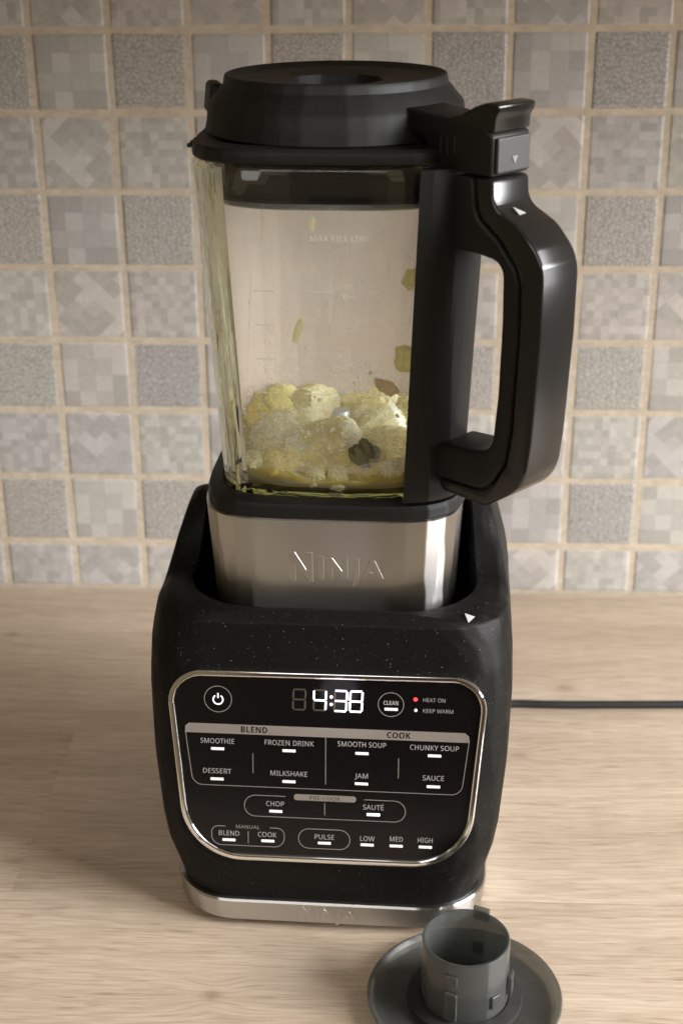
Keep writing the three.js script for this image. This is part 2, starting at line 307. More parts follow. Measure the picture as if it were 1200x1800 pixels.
  for (const [s, u, v, w] of [['SMOOTHIE', -0.0582, 0.0692, 0.0187], ['FROZEN DRINK', -0.0197, 0.0696, 0.0268], ['SMOOTH SOUP', 0.0193, 0.0703, 0.0262], ['CHUNKY SOUP', 0.0577, 0.07, 0.0262], ['DESSERT', -0.0587, 0.0518, 0.0158], ['MILKSHAKE', -0.0198, 0.0519, 0.0205], ['JAM', 0.0195, 0.0523, 0.0072], ['SAUCE', 0.0575, 0.0527, 0.0118], ['CHOP', -0.0273, 0.0339, 0.0102], ['SAUT\u00c9', 0.0258, 0.0343, 0.0116], ['BLEND', -0.0527, 0.0154, 0.0118], ['COOK', -0.0318, 0.0155, 0.0104], ['PULSE', -0.0006, 0.0156, 0.0112], ['LOW', 0.0226, 0.0157, 0.0082], ['MED', 0.0383, 0.0162, 0.0076], ['HIGH', 0.0539, 0.0163, 0.0086]]) text(s, u, v, H, ink, '', w);
  text('CLEAN', 0.0344, 0.0945, 0.0023, ink, 'bold', 0.0082);
  text('HEAT ON', 0.057, 0.097, 0.0022, '#a39d9a', '', 0.0122); text('KEEP WARM', 0.0592, 0.0909, 0.0022, '#a39d9a', '', 0.0164);
  for (const [u, a, b] of [[-0.0391, 0.0629, 0.0513], [0, 0.0736, 0.0465], [0.0389, 0.0633, 0.0517], [-0.0004, 0.0355, 0.0284], [-0.0421, 0.017, 0.0098]]) line([[u, a], [u, b]]);
  const pill = (l, r, b, t, g0, g1) => { const pts = roundPoly([[g0, t, 0], [l, t, (t - b) / 2], [l, b, (t - b) / 2], [r, b, (t - b) / 2], [r, t, (t - b) / 2], [g1, t, 0]], 10); line(g0 === g1 ? [...pts, pts[0]] : pts); };
  pill(-0.044, 0.043, 0.0262, 0.0385, -0.0216, 0.0208); pill(-0.0622, -0.0224, 0.0083, 0.0195, -0.0545, -0.0302); pill(-0.0146, 0.0133, 0.0085, 0.02, 0, 0);
  c.fillStyle = '#857d75'; c.beginPath(); roundPoly([[-0.0171, 0.0366, 0.0015], [0.0165, 0.0366, 0.0015], [0.0165, 0.0402, 0.0015], [-0.0171, 0.0402, 0.0015]]).forEach(([u, v], i) => i ? c.lineTo(X(u), Y(v)) : c.moveTo(X(u), Y(v))); c.closePath(); c.fill();
  text('PRE-COOK', -0.0004, 0.0384, 0.0022, '#2a2622', '', 0.0168); text('MANUAL', -0.0424, 0.0195, 0.0021, '#8d8781', '', 0.0134);
  // specks of dust
  for (let i = 0; i < 520; i++) { c.fillStyle = `rgba(150,146,140,${0.12 + rnd() * 0.4})`; const s = 1 + rnd() * 2.6; c.fillRect(rnd() * CW, rnd() * CH, s, s); }
  const pt = new THREE.CanvasTexture(cv); pt.colorSpace = THREE.SRGBColorSpace;
  const plateG = extrude(outline(0.003), 0.0016, 0.0003, [], 1); { const p = plateG.attributes.position, uv = plateG.attributes.uv; for (let i = 0; i < p.count; i++) uv.setXY(i, (p.getX(i) - U0) / 0.178, 1 - (V1 - p.getY(i)) * PX / CH); }
  const plate = mesh('panel_plate', plateG, phys({ map: pt, roughness: 0.22, specularIntensity: 0.7 }), panel); plate.position.z = -0.0002;
  const ZP = 0.0014;
  // indicator bars
  const barG = new RoundedBoxGeometry(0.0071, 0.0016, 0.0006, 3, 0.00028);
  const barM = std({ color: rgb(0.8, 0.78, 0.76), emissive: rgb(1, 0.94, 0.93), emissiveIntensity: 0.22 / EXPOSURE, roughness: 0.5 }), barLit = std({ color: rgb(0.85, 0.85, 0.88), emissive: rgb(0.95, 0.93, 1), emissiveIntensity: 1.3 / EXPOSURE, roughness: 0.5 });
  for (const [u, v, lit] of [[-0.0582, 0.0647], [-0.0197, 0.0651], [0.0193, 0.0652], [0.0578, 0.0655], [-0.0588, 0.0471], [-0.0198, 0.0472], [0.0192, 0.0477], [0.0576, 0.0477], [-0.027, 0.0295], [0.0258, 0.03, 1], [-0.0528, 0.0114], [-0.0315, 0.0117], [-0.0006, 0.0119], [0.0226, 0.012], [0.0383, 0.0121], [0.054, 0.0122], [0.0345, 0.091]]) { const b = mesh('indicator_light', barG, lit ? barLit : barM, panel); b.position.set(u, v, ZP); }
  // power symbol
  const iconM = std({ color: rgb(0.8, 0.8, 0.85), emissive: rgb(0.95, 0.92, 1), emissiveIntensity: 1.15 / EXPOSURE, roughness: 0.5 });
  { const a = new THREE.TorusGeometry(0.0026, 0.00036, 8, 40, Math.PI * 1.62); a.rotateZ(Math.PI / 2 + Math.PI * 0.19); a.scale(1, 1, 0.5); const b = new RoundedBoxGeometry(0.0007, 0.0028, 0.0005, 2, 0.0002); b.translate(0, 0.0023, 0); const o = mesh('power_light', mergeGeometries([a.toNonIndexed(), b.index ? b.toNonIndexed() : b]), iconM, panel); o.position.set(-0.0575, 0.0929, ZP); }
  // seven-segment display: ghost 8, 4, colon, 3, 8
  const litM = std({ color: rgb(0.8, 0.8, 0.9), emissive: rgb(0.93, 0.9, 1), emissiveIntensity: 2.3 / EXPOSURE, roughness: 0.5 }), offM = std({ color: rgb(0.05, 0.037, 0.026), roughness: 0.5 });
  const dw = 0.0064, dh = 0.0114, sw = 0.00098;
  const segs = { a: [0, dh / 2, 1], b: [dw / 2, dh / 4, 0], c: [dw / 2, -dh / 4, 0], d: [0, -dh / 2, 1], e: [-dw / 2, -dh / 4, 0], f: [-dw / 2, dh / 4, 0], g: [0, 0, 1] };
  const hG = new RoundedBoxGeometry(dw - 0.0004, sw, 0.0005, 2, 0.0002), vG = new RoundedBoxGeometry(sw, dh / 2 - 0.0008, 0.0005, 2, 0.0002);
  const disp = group('display', panel); disp.position.set(0, 0.0946, ZP);
  for (const [u, on] of [[-0.0142, ''], [-0.0032, 'fgbc'], [0.0078, 'abgcd'], [0.0160, 'abcdefg']]) for (const k in segs) { const [x, y, hz] = segs[k]; const lit = on.includes(k); const s = mesh(lit ? 'display_segment' : 'unlit_segment', hz ? hG : vG, lit ? litM : offM, disp); s.position.set(u + x + y * 0.04, y, lit ? 0 : -0.0001); if (!hz) s.rotation.z = -0.04; }
  for (const y of [0.0021, -0.0021]) { const s = mesh('display_colon', new THREE.SphereGeometry(0.0008, 12, 8), litM, disp); s.scale.z = 0.3; s.position.set(0.00285, y, 0); }
  const led = new THREE.SphereGeometry(0.00115, 16, 10);
  const red = mesh('heat_light', led, std({ color: rgb(0.8, 0.05, 0.05), emissive: rgb(1, 0.03, 0.025), emissiveIntensity: 1.6 / EXPOSURE, roughness: 0.4 }), panel); red.position.set(0.0472, 0.097, ZP); red.scale.z = 0.3;
  const wl = mesh('warm_light', led, barM, panel); wl.position.set(0.0474, 0.0909, ZP); wl.scale.set(0.8, 0.8, 0.3);
  const dl = new THREE.PointLight(rgb(0.93, 0.9, 1), 0.0005, 0); dl.name = 'display_glow'; dl.position.set(0.006, 0.0946, 0.006); panel.add(dl);
  // arrow on the deck
  const ar = mesh('arrow_mark', extrude([[-0.0028, 0.0024], [0.003, 0.0016], [-0.0006, -0.0028]], 0.0004, 0.0001), M.mark, base); ar.position.set(0.0742, 0.1842, 0.0775); ar.rotation.set(-0.95, 0.35, 0);

  // mains cord, leaving the rear right of the housing
  const cw = [[0.05, 0.022, -0.088], [0.062, 0.012, -0.108], [0.082, 0.0055, -0.128], [0.105, 0.0032, -0.141], [0.14, 0.0030, -0.143], [0.19, 0.0030, -0.1465], [0.25, 0.0030, -0.151], [0.42, 0.0030, -0.16], [0.62, 0.0030, -0.19]].map((p) => new THREE.Vector3(...p));
  mesh('power_cord', new THREE.TubeGeometry(new THREE.CatmullRomCurve3(cw), 160, 0.0028, 14), std({ color: rgb(0.011, 0.011, 0.012), roughness: 0.6 }), base);
  const relief = mesh('cord_relief', lathe([[0, -0.005], [0.007, -0.005], [0.0065, 0.006], [0.0045, 0.012], [0, 0.0125]], 24), M.blackMatte, base); relief.position.set(0.05, 0.022, -0.084); relief.rotation.set(-Math.PI / 2 - 0.3, 0, -0.4);
}
// raised lettering, wrapped on a surface z = surf(x, y)
const glyphs = {
  N: [[0, 0], [0, 1], [0.25, 1], [0.74, 0.4], [0.74, 1], [1, 1], [1, 0], [0.8, 0], [0.26, 0.62], [0.26, 0]],
  I: [[0, 0], [0, 1], [1, 1], [1, 0]],
  J: [[0.35, 0.1], [0.35, 1], [1, 1], [1, 0.0], [0.86, -0.2], [0.55, -0.34], [0.1, -0.38], [0.1, -0.26], [0.28, -0.1]],
  A: [[0, 0], [0.42, 1], [0.62, 1], [1, 0], [0.76, 0], [0.52, 0.68], [0.4, 0.36], [0.56, 0.36], [0.5, 0.18], [0.3, 0.18], [0.22, 0]],
};
function emblem(parent, cx, cy, s, depth, surf, material) {
  // px positions on the collar turned to metres: [glyph, x, width, baseline, height]
  const L = [['N', -0.0246, 0.0123, -0.0085, 0.0172], ['I', -0.0096, 0.0032, -0.0071, 0.0137], ['N', -0.0046, 0.0107, -0.0066, 0.0124], ['J', 0.0079, 0.0042, -0.0066, 0.0124], ['A', 0.0131, 0.0118, -0.0058, 0.0106]];
  for (const [g, x, w, b, h] of L) {
    const geo = new THREE.ExtrudeGeometry(smoothShape(glyphs[g].map(([a, c]) => [cx + s * (x + a * w), cy + s * (b + c * h)])), { depth: depth * 0.4, bevelEnabled: true, bevelThickness: depth * 0.6, bevelSize: depth * 0.7, bevelOffset: -depth * 0.35, bevelSegments: 2, steps: 1 });
    const p = geo.attributes.position; for (let i = 0; i < p.count; i++) p.setZ(i, p.getZ(i) - depth * 0.3 + surf(p.getX(i), p.getY(i)));
    geo.computeVertexNormals(); mesh('raised_letter', geo, material, parent);
  }
}
M.letter = std({ color: rgb(0.58, 0.57, 0.56), metalness: 1, roughness: 0.3 });
emblem(base, 0.0, 0.0113, 0.62, 0.00035, () => 0.1058, M.letter);

// ---------------------------------------------------------------- jar
const jar = group('blender_jar'); jar.position.set(BX + 0.0018, 0, BZ); jar.rotation.y = YAW;
tag(jar, 'steamed-up glass blender jar with black handle and brushed steel collar', 'blender jar');
const aOut = (h) => mix(0.0622, 0.0706, clamp((h - 0.243) / 0.166)), aIn = (h) => aOut(h) - 0.0048;
{
  // steel collar
  const aC = (h) => mix(0.0660, 0.0698, (h - 0.165) / 0.069), NC = 4.6;
  const cr = []; for (const h of [0.1655, 0.17, 0.18, 0.19, 0.2, 0.21, 0.22, 0.23, 0.2335]) cr.push(ring(aC(h), NC, h, 144));
  cr.push(ring(aC(0.2335) - 0.001, NC, 0.2343, 144)); cr.push(ring(aC(0.2335) - 0.004, NC, 0.2343, 144));
  mesh('steel_collar', loft([ring(0.058, NC, 0.1655, 144), ...cr], { capA: true, capB: true }), M.steel, jar).position.x = -0.0016;
  emblem(jar, 0.0020, 0.2068, 1, 0.0005, (x, y) => aC(y) * (1 - Math.abs(x / aC(y)) ** NC) ** (1 / NC), M.letter);
  // black seating ring
  const sr = [[0.0650, 4.4, 0.2345], [0.0692, 4.5, 0.2345], [0.0700, 4.5, 0.2358], [0.0700, 4.5, 0.2395], [0.0690, 4.4, 0.2425], [0.0660, 4.3, 0.2440], [0.0628, 4.2, 0.2444], [0.0628, 4.2, 0.2352], [0.0632, 4.2, 0.2345]].map(([a, n, h]) => ring(a, n, h, 144));
  mesh('seating_ring', loft(sr), M.blackMatte, jar).position.x = -0.0004;
  // glass: closed thick wall and floor
  const gr = [ring(0.03, 3, 0.2362, 144), ring(0.058, 4, 0.2362, 144), ring(0.0612, 4, 0.2380, 144)];
  for (let k = 0; k <= 10; k++) { const h = mix(0.2435, 0.4125, k / 10); gr.push(ring(aOut(h) - (k ? 0 : 0.0001), 4.2, h, 144)); }
  gr.push(ring(aOut(0.413) - 0.0009, 4.2, 0.4141, 144), ring(aOut(0.413) - 0.0022, 4.1, 0.4145, 144), ring(aIn(0.413) + 0.001, 3.7, 0.4141, 144));
  for (let k = 0; k <= 8; k++) { const h = mix(0.4125, 0.258, k / 8); gr.push(ring(aIn(h), 3.5, h, 144)); }
  gr.push(ring(aIn(0.26) * 0.985, 3.4, 0.2520, 144), ring(aIn(0.26) * 0.94, 3.3, 0.2472, 144), ring(aIn(0.26) * 0.85, 3.1, 0.2445, 144), ring(aIn(0.26) * 0.6, 2.8, 0.2435, 144), ring(0.02, 2.4, 0.2433, 144));
  mesh('glass', loft(gr, { capA: true, capB: true, crease: 0.9 }), phys({ color: rgb(0.99, 0.995, 0.98), transmission: 1, thickness: 0, roughness: 0.0, ior: 1.48 }), jar);
  // the thick moulded corners and the thick floor of the glass, seen as solid glass
  const thick = phys({ color: rgb(1, 1, 1), transmission: 1, thickness: 0.005, roughness: 0.0, ior: 1.25, attenuationColor: rgb(0.86, 0.90, 0.66), attenuationDistance: 0.045 });
  for (const [c0, c1] of [[0.73, 0.975]]) {
    const rows = []; for (let k = 0; k <= 10; k++) { const h = mix(0.2465, 0.412, k / 10), o = [], n = []; for (let i = 0; i < 26; i++) { const t = mix(c0, c1, i / 25) * Math.PI, a = aOut(h) - 0.0004, b = aIn(h) + 0.0004; let p = squircle(a, a, 4.2, t); o.push([p[0], h, p[1]]); p = squircle(b, b, 3.5, t); n.push([p[0], h, p[1]]); } rows.push([...o, ...n.reverse()]); }
    mesh('glass_corner', loft(rows, { capA: true, capB: true, crease: 0.9 }), thick, jar);
  }
  mesh('glass_floor', loft([ring(0.03, 3, 0.2366, 96), ring(0.0575, 4, 0.2366, 96), ring(0.0605, 4.1, 0.2384, 96), ring(0.0612, 4.2, 0.2430, 96), ring(0.0606, 4.0, 0.2462, 96), ring(aIn(0.26) * 0.955, 3.4, 0.2468, 96), ring(aIn(0.26) * 0.86, 3.1, 0.2440, 96), ring(0.03, 2.6, 0.2430, 96)], { capA: true, capB: true, crease: 0.9 }), thick, jar);
  // condensation: a thin scattering film on the inside
  // mist on the front pane: how clear it is from spot to spot (drops, runs and a creamy splashed part above the food)
  const fogTex = dataTex(1024, 1024, (x, y) => { const u = x / 1024, v = y / 1024, n = fbm(u * 9, v * 7, 31, 5), drop = hash(x >> 2, y >> 2, 8) > 0.93 - 0.12 * step(0.5, 0.1, v) ? 1 : 0, run = step(0.72, 0.8, vnoise(u * 90, v * 3, 12)) * step(0.5, 0.7, vnoise(u * 30, v * 6, 14));
    const splash = step(0.42, 0.7, fbm(u * 12, v * 10, 33, 4) + 0.42 - v * 1.25) * step(0.55, 0.42, v), lace = step(0.35, 0.7, fbm(u * 110, v * 110, 35, 3));
    const r = 237 - (n - 0.4) * 30 - drop * 16 - run * 18 - splash * (8 + lace * 26); return [r, r, r]; }, false);
  const film = (h0, h1, t0, t1, rough, name, op) => {
    const rows = []; for (let k = 0; k <= 8; k++) { const h = mix(h0, h1, k / 8); rows.push(Array.from({ length: 60 }, (_, i) => { const [x, z] = squircle(aIn(h) - 0.0004, aIn(h) - 0.0004, 3.5, mix(t0, t1, i / 59)); return [x, h, z]; })); }
    const g = loft(rows, { closed: false, crease: 1 }), uv = g.attributes.uv, p = g.attributes.position; for (let i = 0; i < uv.count; i++) uv.setXY(i, uv.getX(i) / 0.17, (p.getY(i) - h0) / (h1 - h0));
    return mesh(name, g, phys({ color: op ? rgb(1, 1, 0.99) : rgb(0.79, 0.69, 0.635), transmission: op ? 1 : 0.68, transmissionMap: op || null, thickness: 0, roughness: rough, ior: 1.05, specularIntensity: 0.1, side: THREE.DoubleSide }), jar);
  };
  film(0.262, 0.396, Math.PI * 0.98, Math.PI * 1.74, 0.83, 'condensation_film');
  film(0.256, 0.396, Math.PI * 0.03, Math.PI * 0.97, 0.25, 'condensation_film', fogTex);
  // blades on a hub
  const hub = mesh('blade_hub', lathe([[0, 0.2436], [0.013, 0.2436], [0.013, 0.25], [0.008, 0.254], [0.0062, 0.268], [0.0045, 0.272], [0, 0.273]], 40), std({ color: rgb(0.55, 0.55, 0.56), metalness: 0.6, roughness: 0.5 }), jar); hub.position.z = 0.004;
  for (let i = 0; i < 4; i++) { const b = mesh('blade', extrude([[0.005, -0.006], [0.03, -0.004], [0.037, 0.004], [0.03, 0.003], [0.005, 0.006]], 0.0016, 0.0004), M.letter, hub); b.rotation.order = 'YXZ'; b.rotation.set(-Math.PI / 2 + (i & 1 ? 0.25 : -0.2), i * Math.PI / 2 + 0.5, 0); b.position.y = 0.253 + (i & 1) * 0.004; }
  // moulded marks on the front pane
  const font = await new FontLoader().loadAsync('fonts/droid/droid_sans_bold.typeface.json');
  const etch = phys({ color: rgb(0.95, 0.94, 0.9), transmission: 0.87, thickness: 0, roughness: 0.55 });
  const surf = (x, y) => { const a = aOut(y); return a * (1 - Math.abs(x / a) ** 4.2) ** (1 / 4.2) + 0.00012; };
  const wrap = (g) => { const p = g.attributes.position; for (let i = 0; i < p.count; i++) p.setZ(i, p.getZ(i) + surf(p.getX(i), p.getY(i))); g.computeVertexNormals(); return g; };
  const word = (s, x, y, size) => { const g = new TextGeometry(s, { font, size, depth: 0.00025, curveSegments: 3, bevelEnabled: false }); g.computeBoundingBox(); g.translate(x - (g.boundingBox.max.x) / 2, y, 0); mesh('moulded_text', wrap(g), etch, jar); };
  const dash = (x0, x1, y) => { const g = new THREE.BoxGeometry(x1 - x0, 0.00045, 0.0003, 12, 1, 1); g.translate((x0 + x1) / 2, y, 0.0001); mesh('measuring_line', wrap(g), etch, jar); };
  word('MAX FILL LINE', 0.0055, 0.3795, 0.0030);
  for (const [y, a, b] of [[0.3545, '56 OZ', '7 CUPS'], [0.3372, '48 OZ', '6 CUPS'], [0.3195, '40 OZ', '5 CUPS'], [0.3015, '32 OZ', '4 CUPS']]) { dash(-0.013, 0.0005, y); dash(0.0135, 0.026, y); word(a, 0.007, y + 0.0010, 0.0026); word(b, 0.007, y - 0.0038, 0.0026); dash(-0.037, -0.0265, y); }
  // corner strip that carries the handle
  const strip = []; const T0 = 0.44, SN = 56;
  const sec = (h, off, frontX) => { const a = aOut(h) + off, t1 = Math.acos(clamp(frontX / a, 0, 1) ** 2.1); return Array.from({ length: SN }, (_, i) => { const [x, z] = squircle(a, a, 4.2, mix(T0, t1, i / (SN - 1))); return [x, h, z]; }); };
  const fx = (h) => mix(0.0365, 0.0440, (h - 0.24) / 0.176);
  const loop = (h, inner) => { const o = sec(h, 0.0080, fx(h)), n = sec(h, inner, fx(h) + 0.001); return [...o, ...n.reverse()]; };
  for (const h of [0.2449, 0.2465, 0.28, 0.32, 0.36, 0.4144]) strip.push(loop(h, 0.0004));
  mesh('handle_strip', loft(strip, { capA: false, capB: true, crease: 0.5 }), M.blackMatte, jar);
}
// handle, in its own plane: u away from the jar axis, v up
const HA = -(43 - 2.3) * Math.PI / 180;
{
  const h = group('handle', jar); h.rotation.y = HA; h.position.set(-0.0018, -0.004, 0);
  const inner = roundPoly([[0.0815, 0.4158, 0.002], [0.1035, 0.4158, 0.003], [0.1055, 0.398, 0.012], [0.1200, 0.388, 0.012], [0.1322, 0.374, 0.016], [0.1330, 0.345, 0], [0.1308, 0.297, 0], [0.1280, 0.281, 0.016], [0.1175, 0.2635, 0.016], [0.0815, 0.2625, 0.003], [0.0822, 0.281, 0.006], [0.104, 0.2825, 0.004], [0.1195, 0.2855, 0.009], [0.1222, 0.315, 0], [0.1232, 0.352, 0], [0.1225, 0.3785, 0.011], [0.108, 0.3805, 0.003], [0.087, 0.3812, 0.01], [0.0835, 0.395, 0.01]], 7);
  const outer = roundPoly([[0.1042, 0.4158, 0.001], [0.1150, 0.4158, 0.003], [0.1155, 0.4035, 0.014], [0.1330, 0.3955, 0.02], [0.1462, 0.382, 0.022], [0.1460, 0.345, 0], [0.1432, 0.295, 0], [0.1405, 0.272, 0.026], [0.117, 0.2555, 0.012], [0.088, 0.2560, 0.006], [0.085, 0.2620, 0.002], [0.1178, 0.2628, 0.0165], [0.1287, 0.281, 0.0165], [0.1315, 0.297, 0], [0.1337, 0.345, 0], [0.1329, 0.3744, 0.0165], [0.1203, 0.389, 0.0125], [0.1062, 0.3985, 0.0125]], 8);
  const gi = extrude(inner, 0.0276, 0.0022, [], 4); gi.translate(0, 0, -0.0138); mesh('grip', gi, M.blackMatte, h);
  const go = extrude(outer, 0.0268, 0.0016, [], 4); go.translate(0, 0, -0.0134); mesh('outer_cover', go, phys({ color: rgb(0.010, 0.0096, 0.0095), roughness: 0.22 }), h);
  const tri = mesh('arrow_mark', extrude([[-0.0024, -0.0026], [0.0026, -0.0022], [-0.002, 0.0028]], 0.0004, 0.0001), M.mark, h); tri.position.set(0.1218, 0.4012, 0.002); tri.rotation.set(0, Math.PI / 2, 0); tri.rotation.order = 'YXZ'; tri.rotation.x = -0.98;
}

// ---------------------------------------------------------------- lid on the jar
const lid = group('jar_lid'); lid.position.set(BX, 0, BZ); lid.rotation.y = YAW;
tag(lid, 'round black jar lid with open filling hole and locking lever', 'jar lid');
{
  mesh('lid_top', lathe([[0.0235, 0.4165], [0.0235, 0.4452], [0.0240, 0.4462], [0.0256, 0.4466], [0.047, 0.4474], [0.0515, 0.4479], [0.0535, 0.4492], [0.0548, 0.4498], [0.0557, 0.4494], [0.0561, 0.4484], [0.0566, 0.4452], [0.0571, 0.4446], [0.0640, 0.4366], [0.0645, 0.4358], [0.0655, 0.4275], [0.0665, 0.4231], [0.06, 0.4228], [0.0265, 0.4228], [0.0265, 0.4165]].reverse(), 128, 0.5), M.blackLid, lid);
  const fl = [[0.0595, 0.4150], [0.0690, 0.4150], [0.0702, 0.4160], [0.0704, 0.4176], [0.0698, 0.4208], [0.0686, 0.4222], [0.064, 0.4226], [0.0595, 0.4226]].map(([a, y]) => ring(a, 4.2, y, 144));
  mesh('lid_flange', loft([...fl, fl[0]], { crease: 0.5 }), M.blackMatte, lid).position.x = 0.0014;
  const pl = [[0.056, 0.3925], [0.0610, 0.3925], [0.0622, 0.3935], [0.0622, 0.3972], [0.0612, 0.3978], [0.0612, 0.3990], [0.0622, 0.3997], [0.0624, 0.4085], [0.0620, 0.4092], [0.0618, 0.4148], [0.056, 0.4148]].map(([a, y]) => ring(a, 3.6, y, 144));
  mesh('lid_plug', loft([...pl, pl[0]], { crease: 0.4 }), M.blackGloss, lid).position.x = 0.0018;
  mesh('lid_underside', loft([ring(0.0245, 2, 0.3985, 96), ring(0.0555, 3.6, 0.3985, 96), ring(0.0555, 3.6, 0.4004, 96), ring(0.0245, 2, 0.4004, 96), ring(0.0245, 2, 0.3985, 96)]), M.blackMatte, lid);
  // small spout tab on the far left and grip dots
  const tab = mesh('spout_tab', new RoundedBoxGeometry(0.008, 0.0165, 0.022, 3, 0.003), M.blackMatte, lid); tab.position.set(-0.0655, 0.4345, -0.02); tab.rotation.set(0, 0.3, -0.12);
  for (let i = 0; i < 3; i++) { const d = mesh('grip_dot', new RoundedBoxGeometry(0.0026, 0.0022, 0.003, 2, 0.0008), M.blackRubber, lid); d.position.set(-0.0690, 0.4190, 0.036 - i * 0.0085); }
  // lock block over the handle
  const b = group('lock_block', lid); b.rotation.y = HA;
  const side = extrude(roundPoly([[0.0745, 0.4128, 0.001], [0.1142, 0.4128, 0.001], [0.1142, 0.4310, 0.002], [0.108, 0.4348, 0.004], [0.058, 0.4392, 0.003], [0.058, 0.43, 0.003], [0.0745, 0.4255, 0.002]]), 0.0272, 0.0016, [], 3); side.translate(0, 0, -0.0136);
  mesh('block_body', side, M.blackMatte, b);
  for (let i = 0; i < 3; i++) { const s = mesh('vent_slot', new RoundedBoxGeometry(0.0011, 0.0085, 0.0008, 2, 0.0003), M.blackRubber, b); s.position.set(0.0835 + i * 0.0042, 0.4245, 0.01365); }
  const front = mesh('lock_button', new RoundedBoxGeometry(0.0022, 0.0160, 0.0232, 3, 0.0009), phys({ color: rgb(0.032, 0.029, 0.029), roughness: 0.45 }), b); front.position.set(0.1152, 0.4222, 0);
  const tr = mesh('arrow_mark', extrude([[-0.0021, 0.0018], [0.0021, 0.0018], [0, -0.002]], 0.0004, 0.0001), std({ color: rgb(0.16, 0.155, 0.15), roughness: 0.5 }), b); tr.position.set(0.1163, 0.4195, 0); tr.rotation.y = Math.PI / 2;
  // curled lever
  const lg = extrude(roundPoly([[0.084, 0.4360, 0.001], [0.094, 0.4385, 0.006], [0.102, 0.4428, 0.008], [0.109, 0.4452, 0.006], [0.1172, 0.4448, 0.0016], [0.1168, 0.4415, 0.0016], [0.1148, 0.4385, 0.004], [0.1144, 0.4325, 0.001], [0.100, 0.4330, 0], [0.084, 0.4345, 0]], 5), 0.0262, 0.0012, [], 3); lg.translate(0, 0, -0.0131); mesh('lock_lever', lg, M.blackGloss, b);
}

// ---------------------------------------------------------------- food in the jar
const foodBase = new THREE.Matrix4().makeRotationY(YAW).setPosition(BX + 0.0018, 0, BZ);
const blob = (r, sx, sy, sz, s, amp = 0.3) => {
  const g = new THREE.IcosahedronGeometry(r, r > 0.004 ? 13 : 5), p = g.attributes.position, v = new THREE.Vector3(), col = [];
  for (let i = 0; i < p.count; i++) { v.fromBufferAttribute(p, i).normalize(); const n = fbm(v.x * 2.1 + 9, v.y * 2.1 + v.z * 1.7 + 4, s, 4) - 0.5, q = Math.max(Math.abs(v.x), Math.abs(v.y), Math.abs(v.z)); const n2 = fbm(v.x * 8 + 3, v.y * 8 + v.z * 6.3 + 7, s + 5, 3) - 0.5, k = r * (mix(1, 0.82 / q, 0.25) + n * amp * 2 + n2 * 0.2); p.setXYZ(i, v.x * k * sx, v.y * k * sy, v.z * k * sz); const c = 0.94 + n * 0.3 + n2 * 0.25; col.push(c, c, c * 0.95); }
  g.setAttribute('color', new THREE.Float32BufferAttribute(col, 3)); g.computeVertexNormals(); return toCreasedNormals(g, 2.5);
};
const foodM = (c, through = 0.68) => phys({ color: rgb(...c), roughness: 0.95, vertexColors: true, clearcoat: 0.35, clearcoatRoughness: 0.2, transmission: through, thickness: 0 });
{
  // soft mash filling the bottom
  const N = 110, R = 46, pos = [], idx = [], col = [];
  var mashY = (x, z) => 0.2485 + 0.011 * step(0.06, 0.005, z) + 0.006 * step(-0.01, 0.05, x) + 0.006 * Math.exp(-(((x + 0.036) / 0.02) ** 2)) - 0.004 * Math.exp(-((x / 0.014) ** 2));
  const wor = (x, z, s) => { let d = 9; const xi = Math.floor(x), zi = Math.floor(z); for (let i = -1; i <= 1; i++) for (let j = -1; j <= 1; j++) { const a = xi + i + hash(xi + i, zi + j, s), b = zi + j + hash(xi + i, zi + j, s + 1); d = Math.min(d, Math.hypot(x - a, z - b)); } return d; };
  for (let j = 0; j <= R; j++) for (let i = 0; i < N; i++) {
    const f = j / R, h0 = 0.2448; const [x, z] = squircle(f * 0.0572, f * 0.0572, mix(2.2, 3.4, f), i / N * Math.PI * 2);
    const k = wor(x / 0.016, z / 0.016, 3), k2 = wor(x / 0.006, z / 0.006, 8);
    const edge = step(1.0, 0.93, f);
    let y = mashY(x, z) + 0.010 * (0.55 - k) + 0.0016 * (0.7 - k2) + (fbm(x * 90, z * 90, 11) - 0.5) * 0.006;
    y = Math.max(h0 + 0.0012 + 0.005 * (f > 0.85 ? (f - 0.85) / 0.15 : 0), y);
    pos.push(x, y, z); const t = fbm(x * 70 + 5, z * 70, 21), g = 0.86 + 0.28 * t; col.push(g, g * mix(0.96, 1.04, hash(i >> 2, j >> 2, 2)), g * mix(0.75, 1.05, t));
  }
  for (let j = 0; j < R; j++) for (let i = 0; i < N; i++) { const a = j * N + i, b = j * N + (i + 1) % N; idx.push(a, b, b + N, a, b + N, a + N); }
  const bt = pos.length / 3; for (let i = 0; i < N; i++) { const k = (R * N + i) * 3; pos.push(pos[k] * 0.93, 0.2456, pos[k + 2] * 0.93); col.push(0.8, 0.8, 0.7); }
  for (let i = 0; i < N; i++) { const a = R * N + i, b = R * N + (i + 1) % N, c = bt + i, d = bt + (i + 1) % N; idx.push(a, b, d, a, d, c); }
  const ctr = pos.length / 3; pos.push(0, 0.2456, 0); col.push(0.8, 0.8, 0.7); for (let i = 0; i < N; i++) idx.push(ctr, bt + i, bt + (i + 1) % N);
  const g = new THREE.BufferGeometry(); g.setAttribute('position', new THREE.Float32BufferAttribute(pos, 3)); g.setAttribute('color', new THREE.Float32BufferAttribute(col, 3)); g.setIndex(idx); g.computeVertexNormals();
  const m = mesh('vegetable_mash', g, foodM([0.99, 0.89, 0.40])); m.applyMatrix4(foodBase); setKind(m, 'stuff'); tag(m, 'pale yellow cooked vegetable mash in the bottom of the jar', 'mash');
}
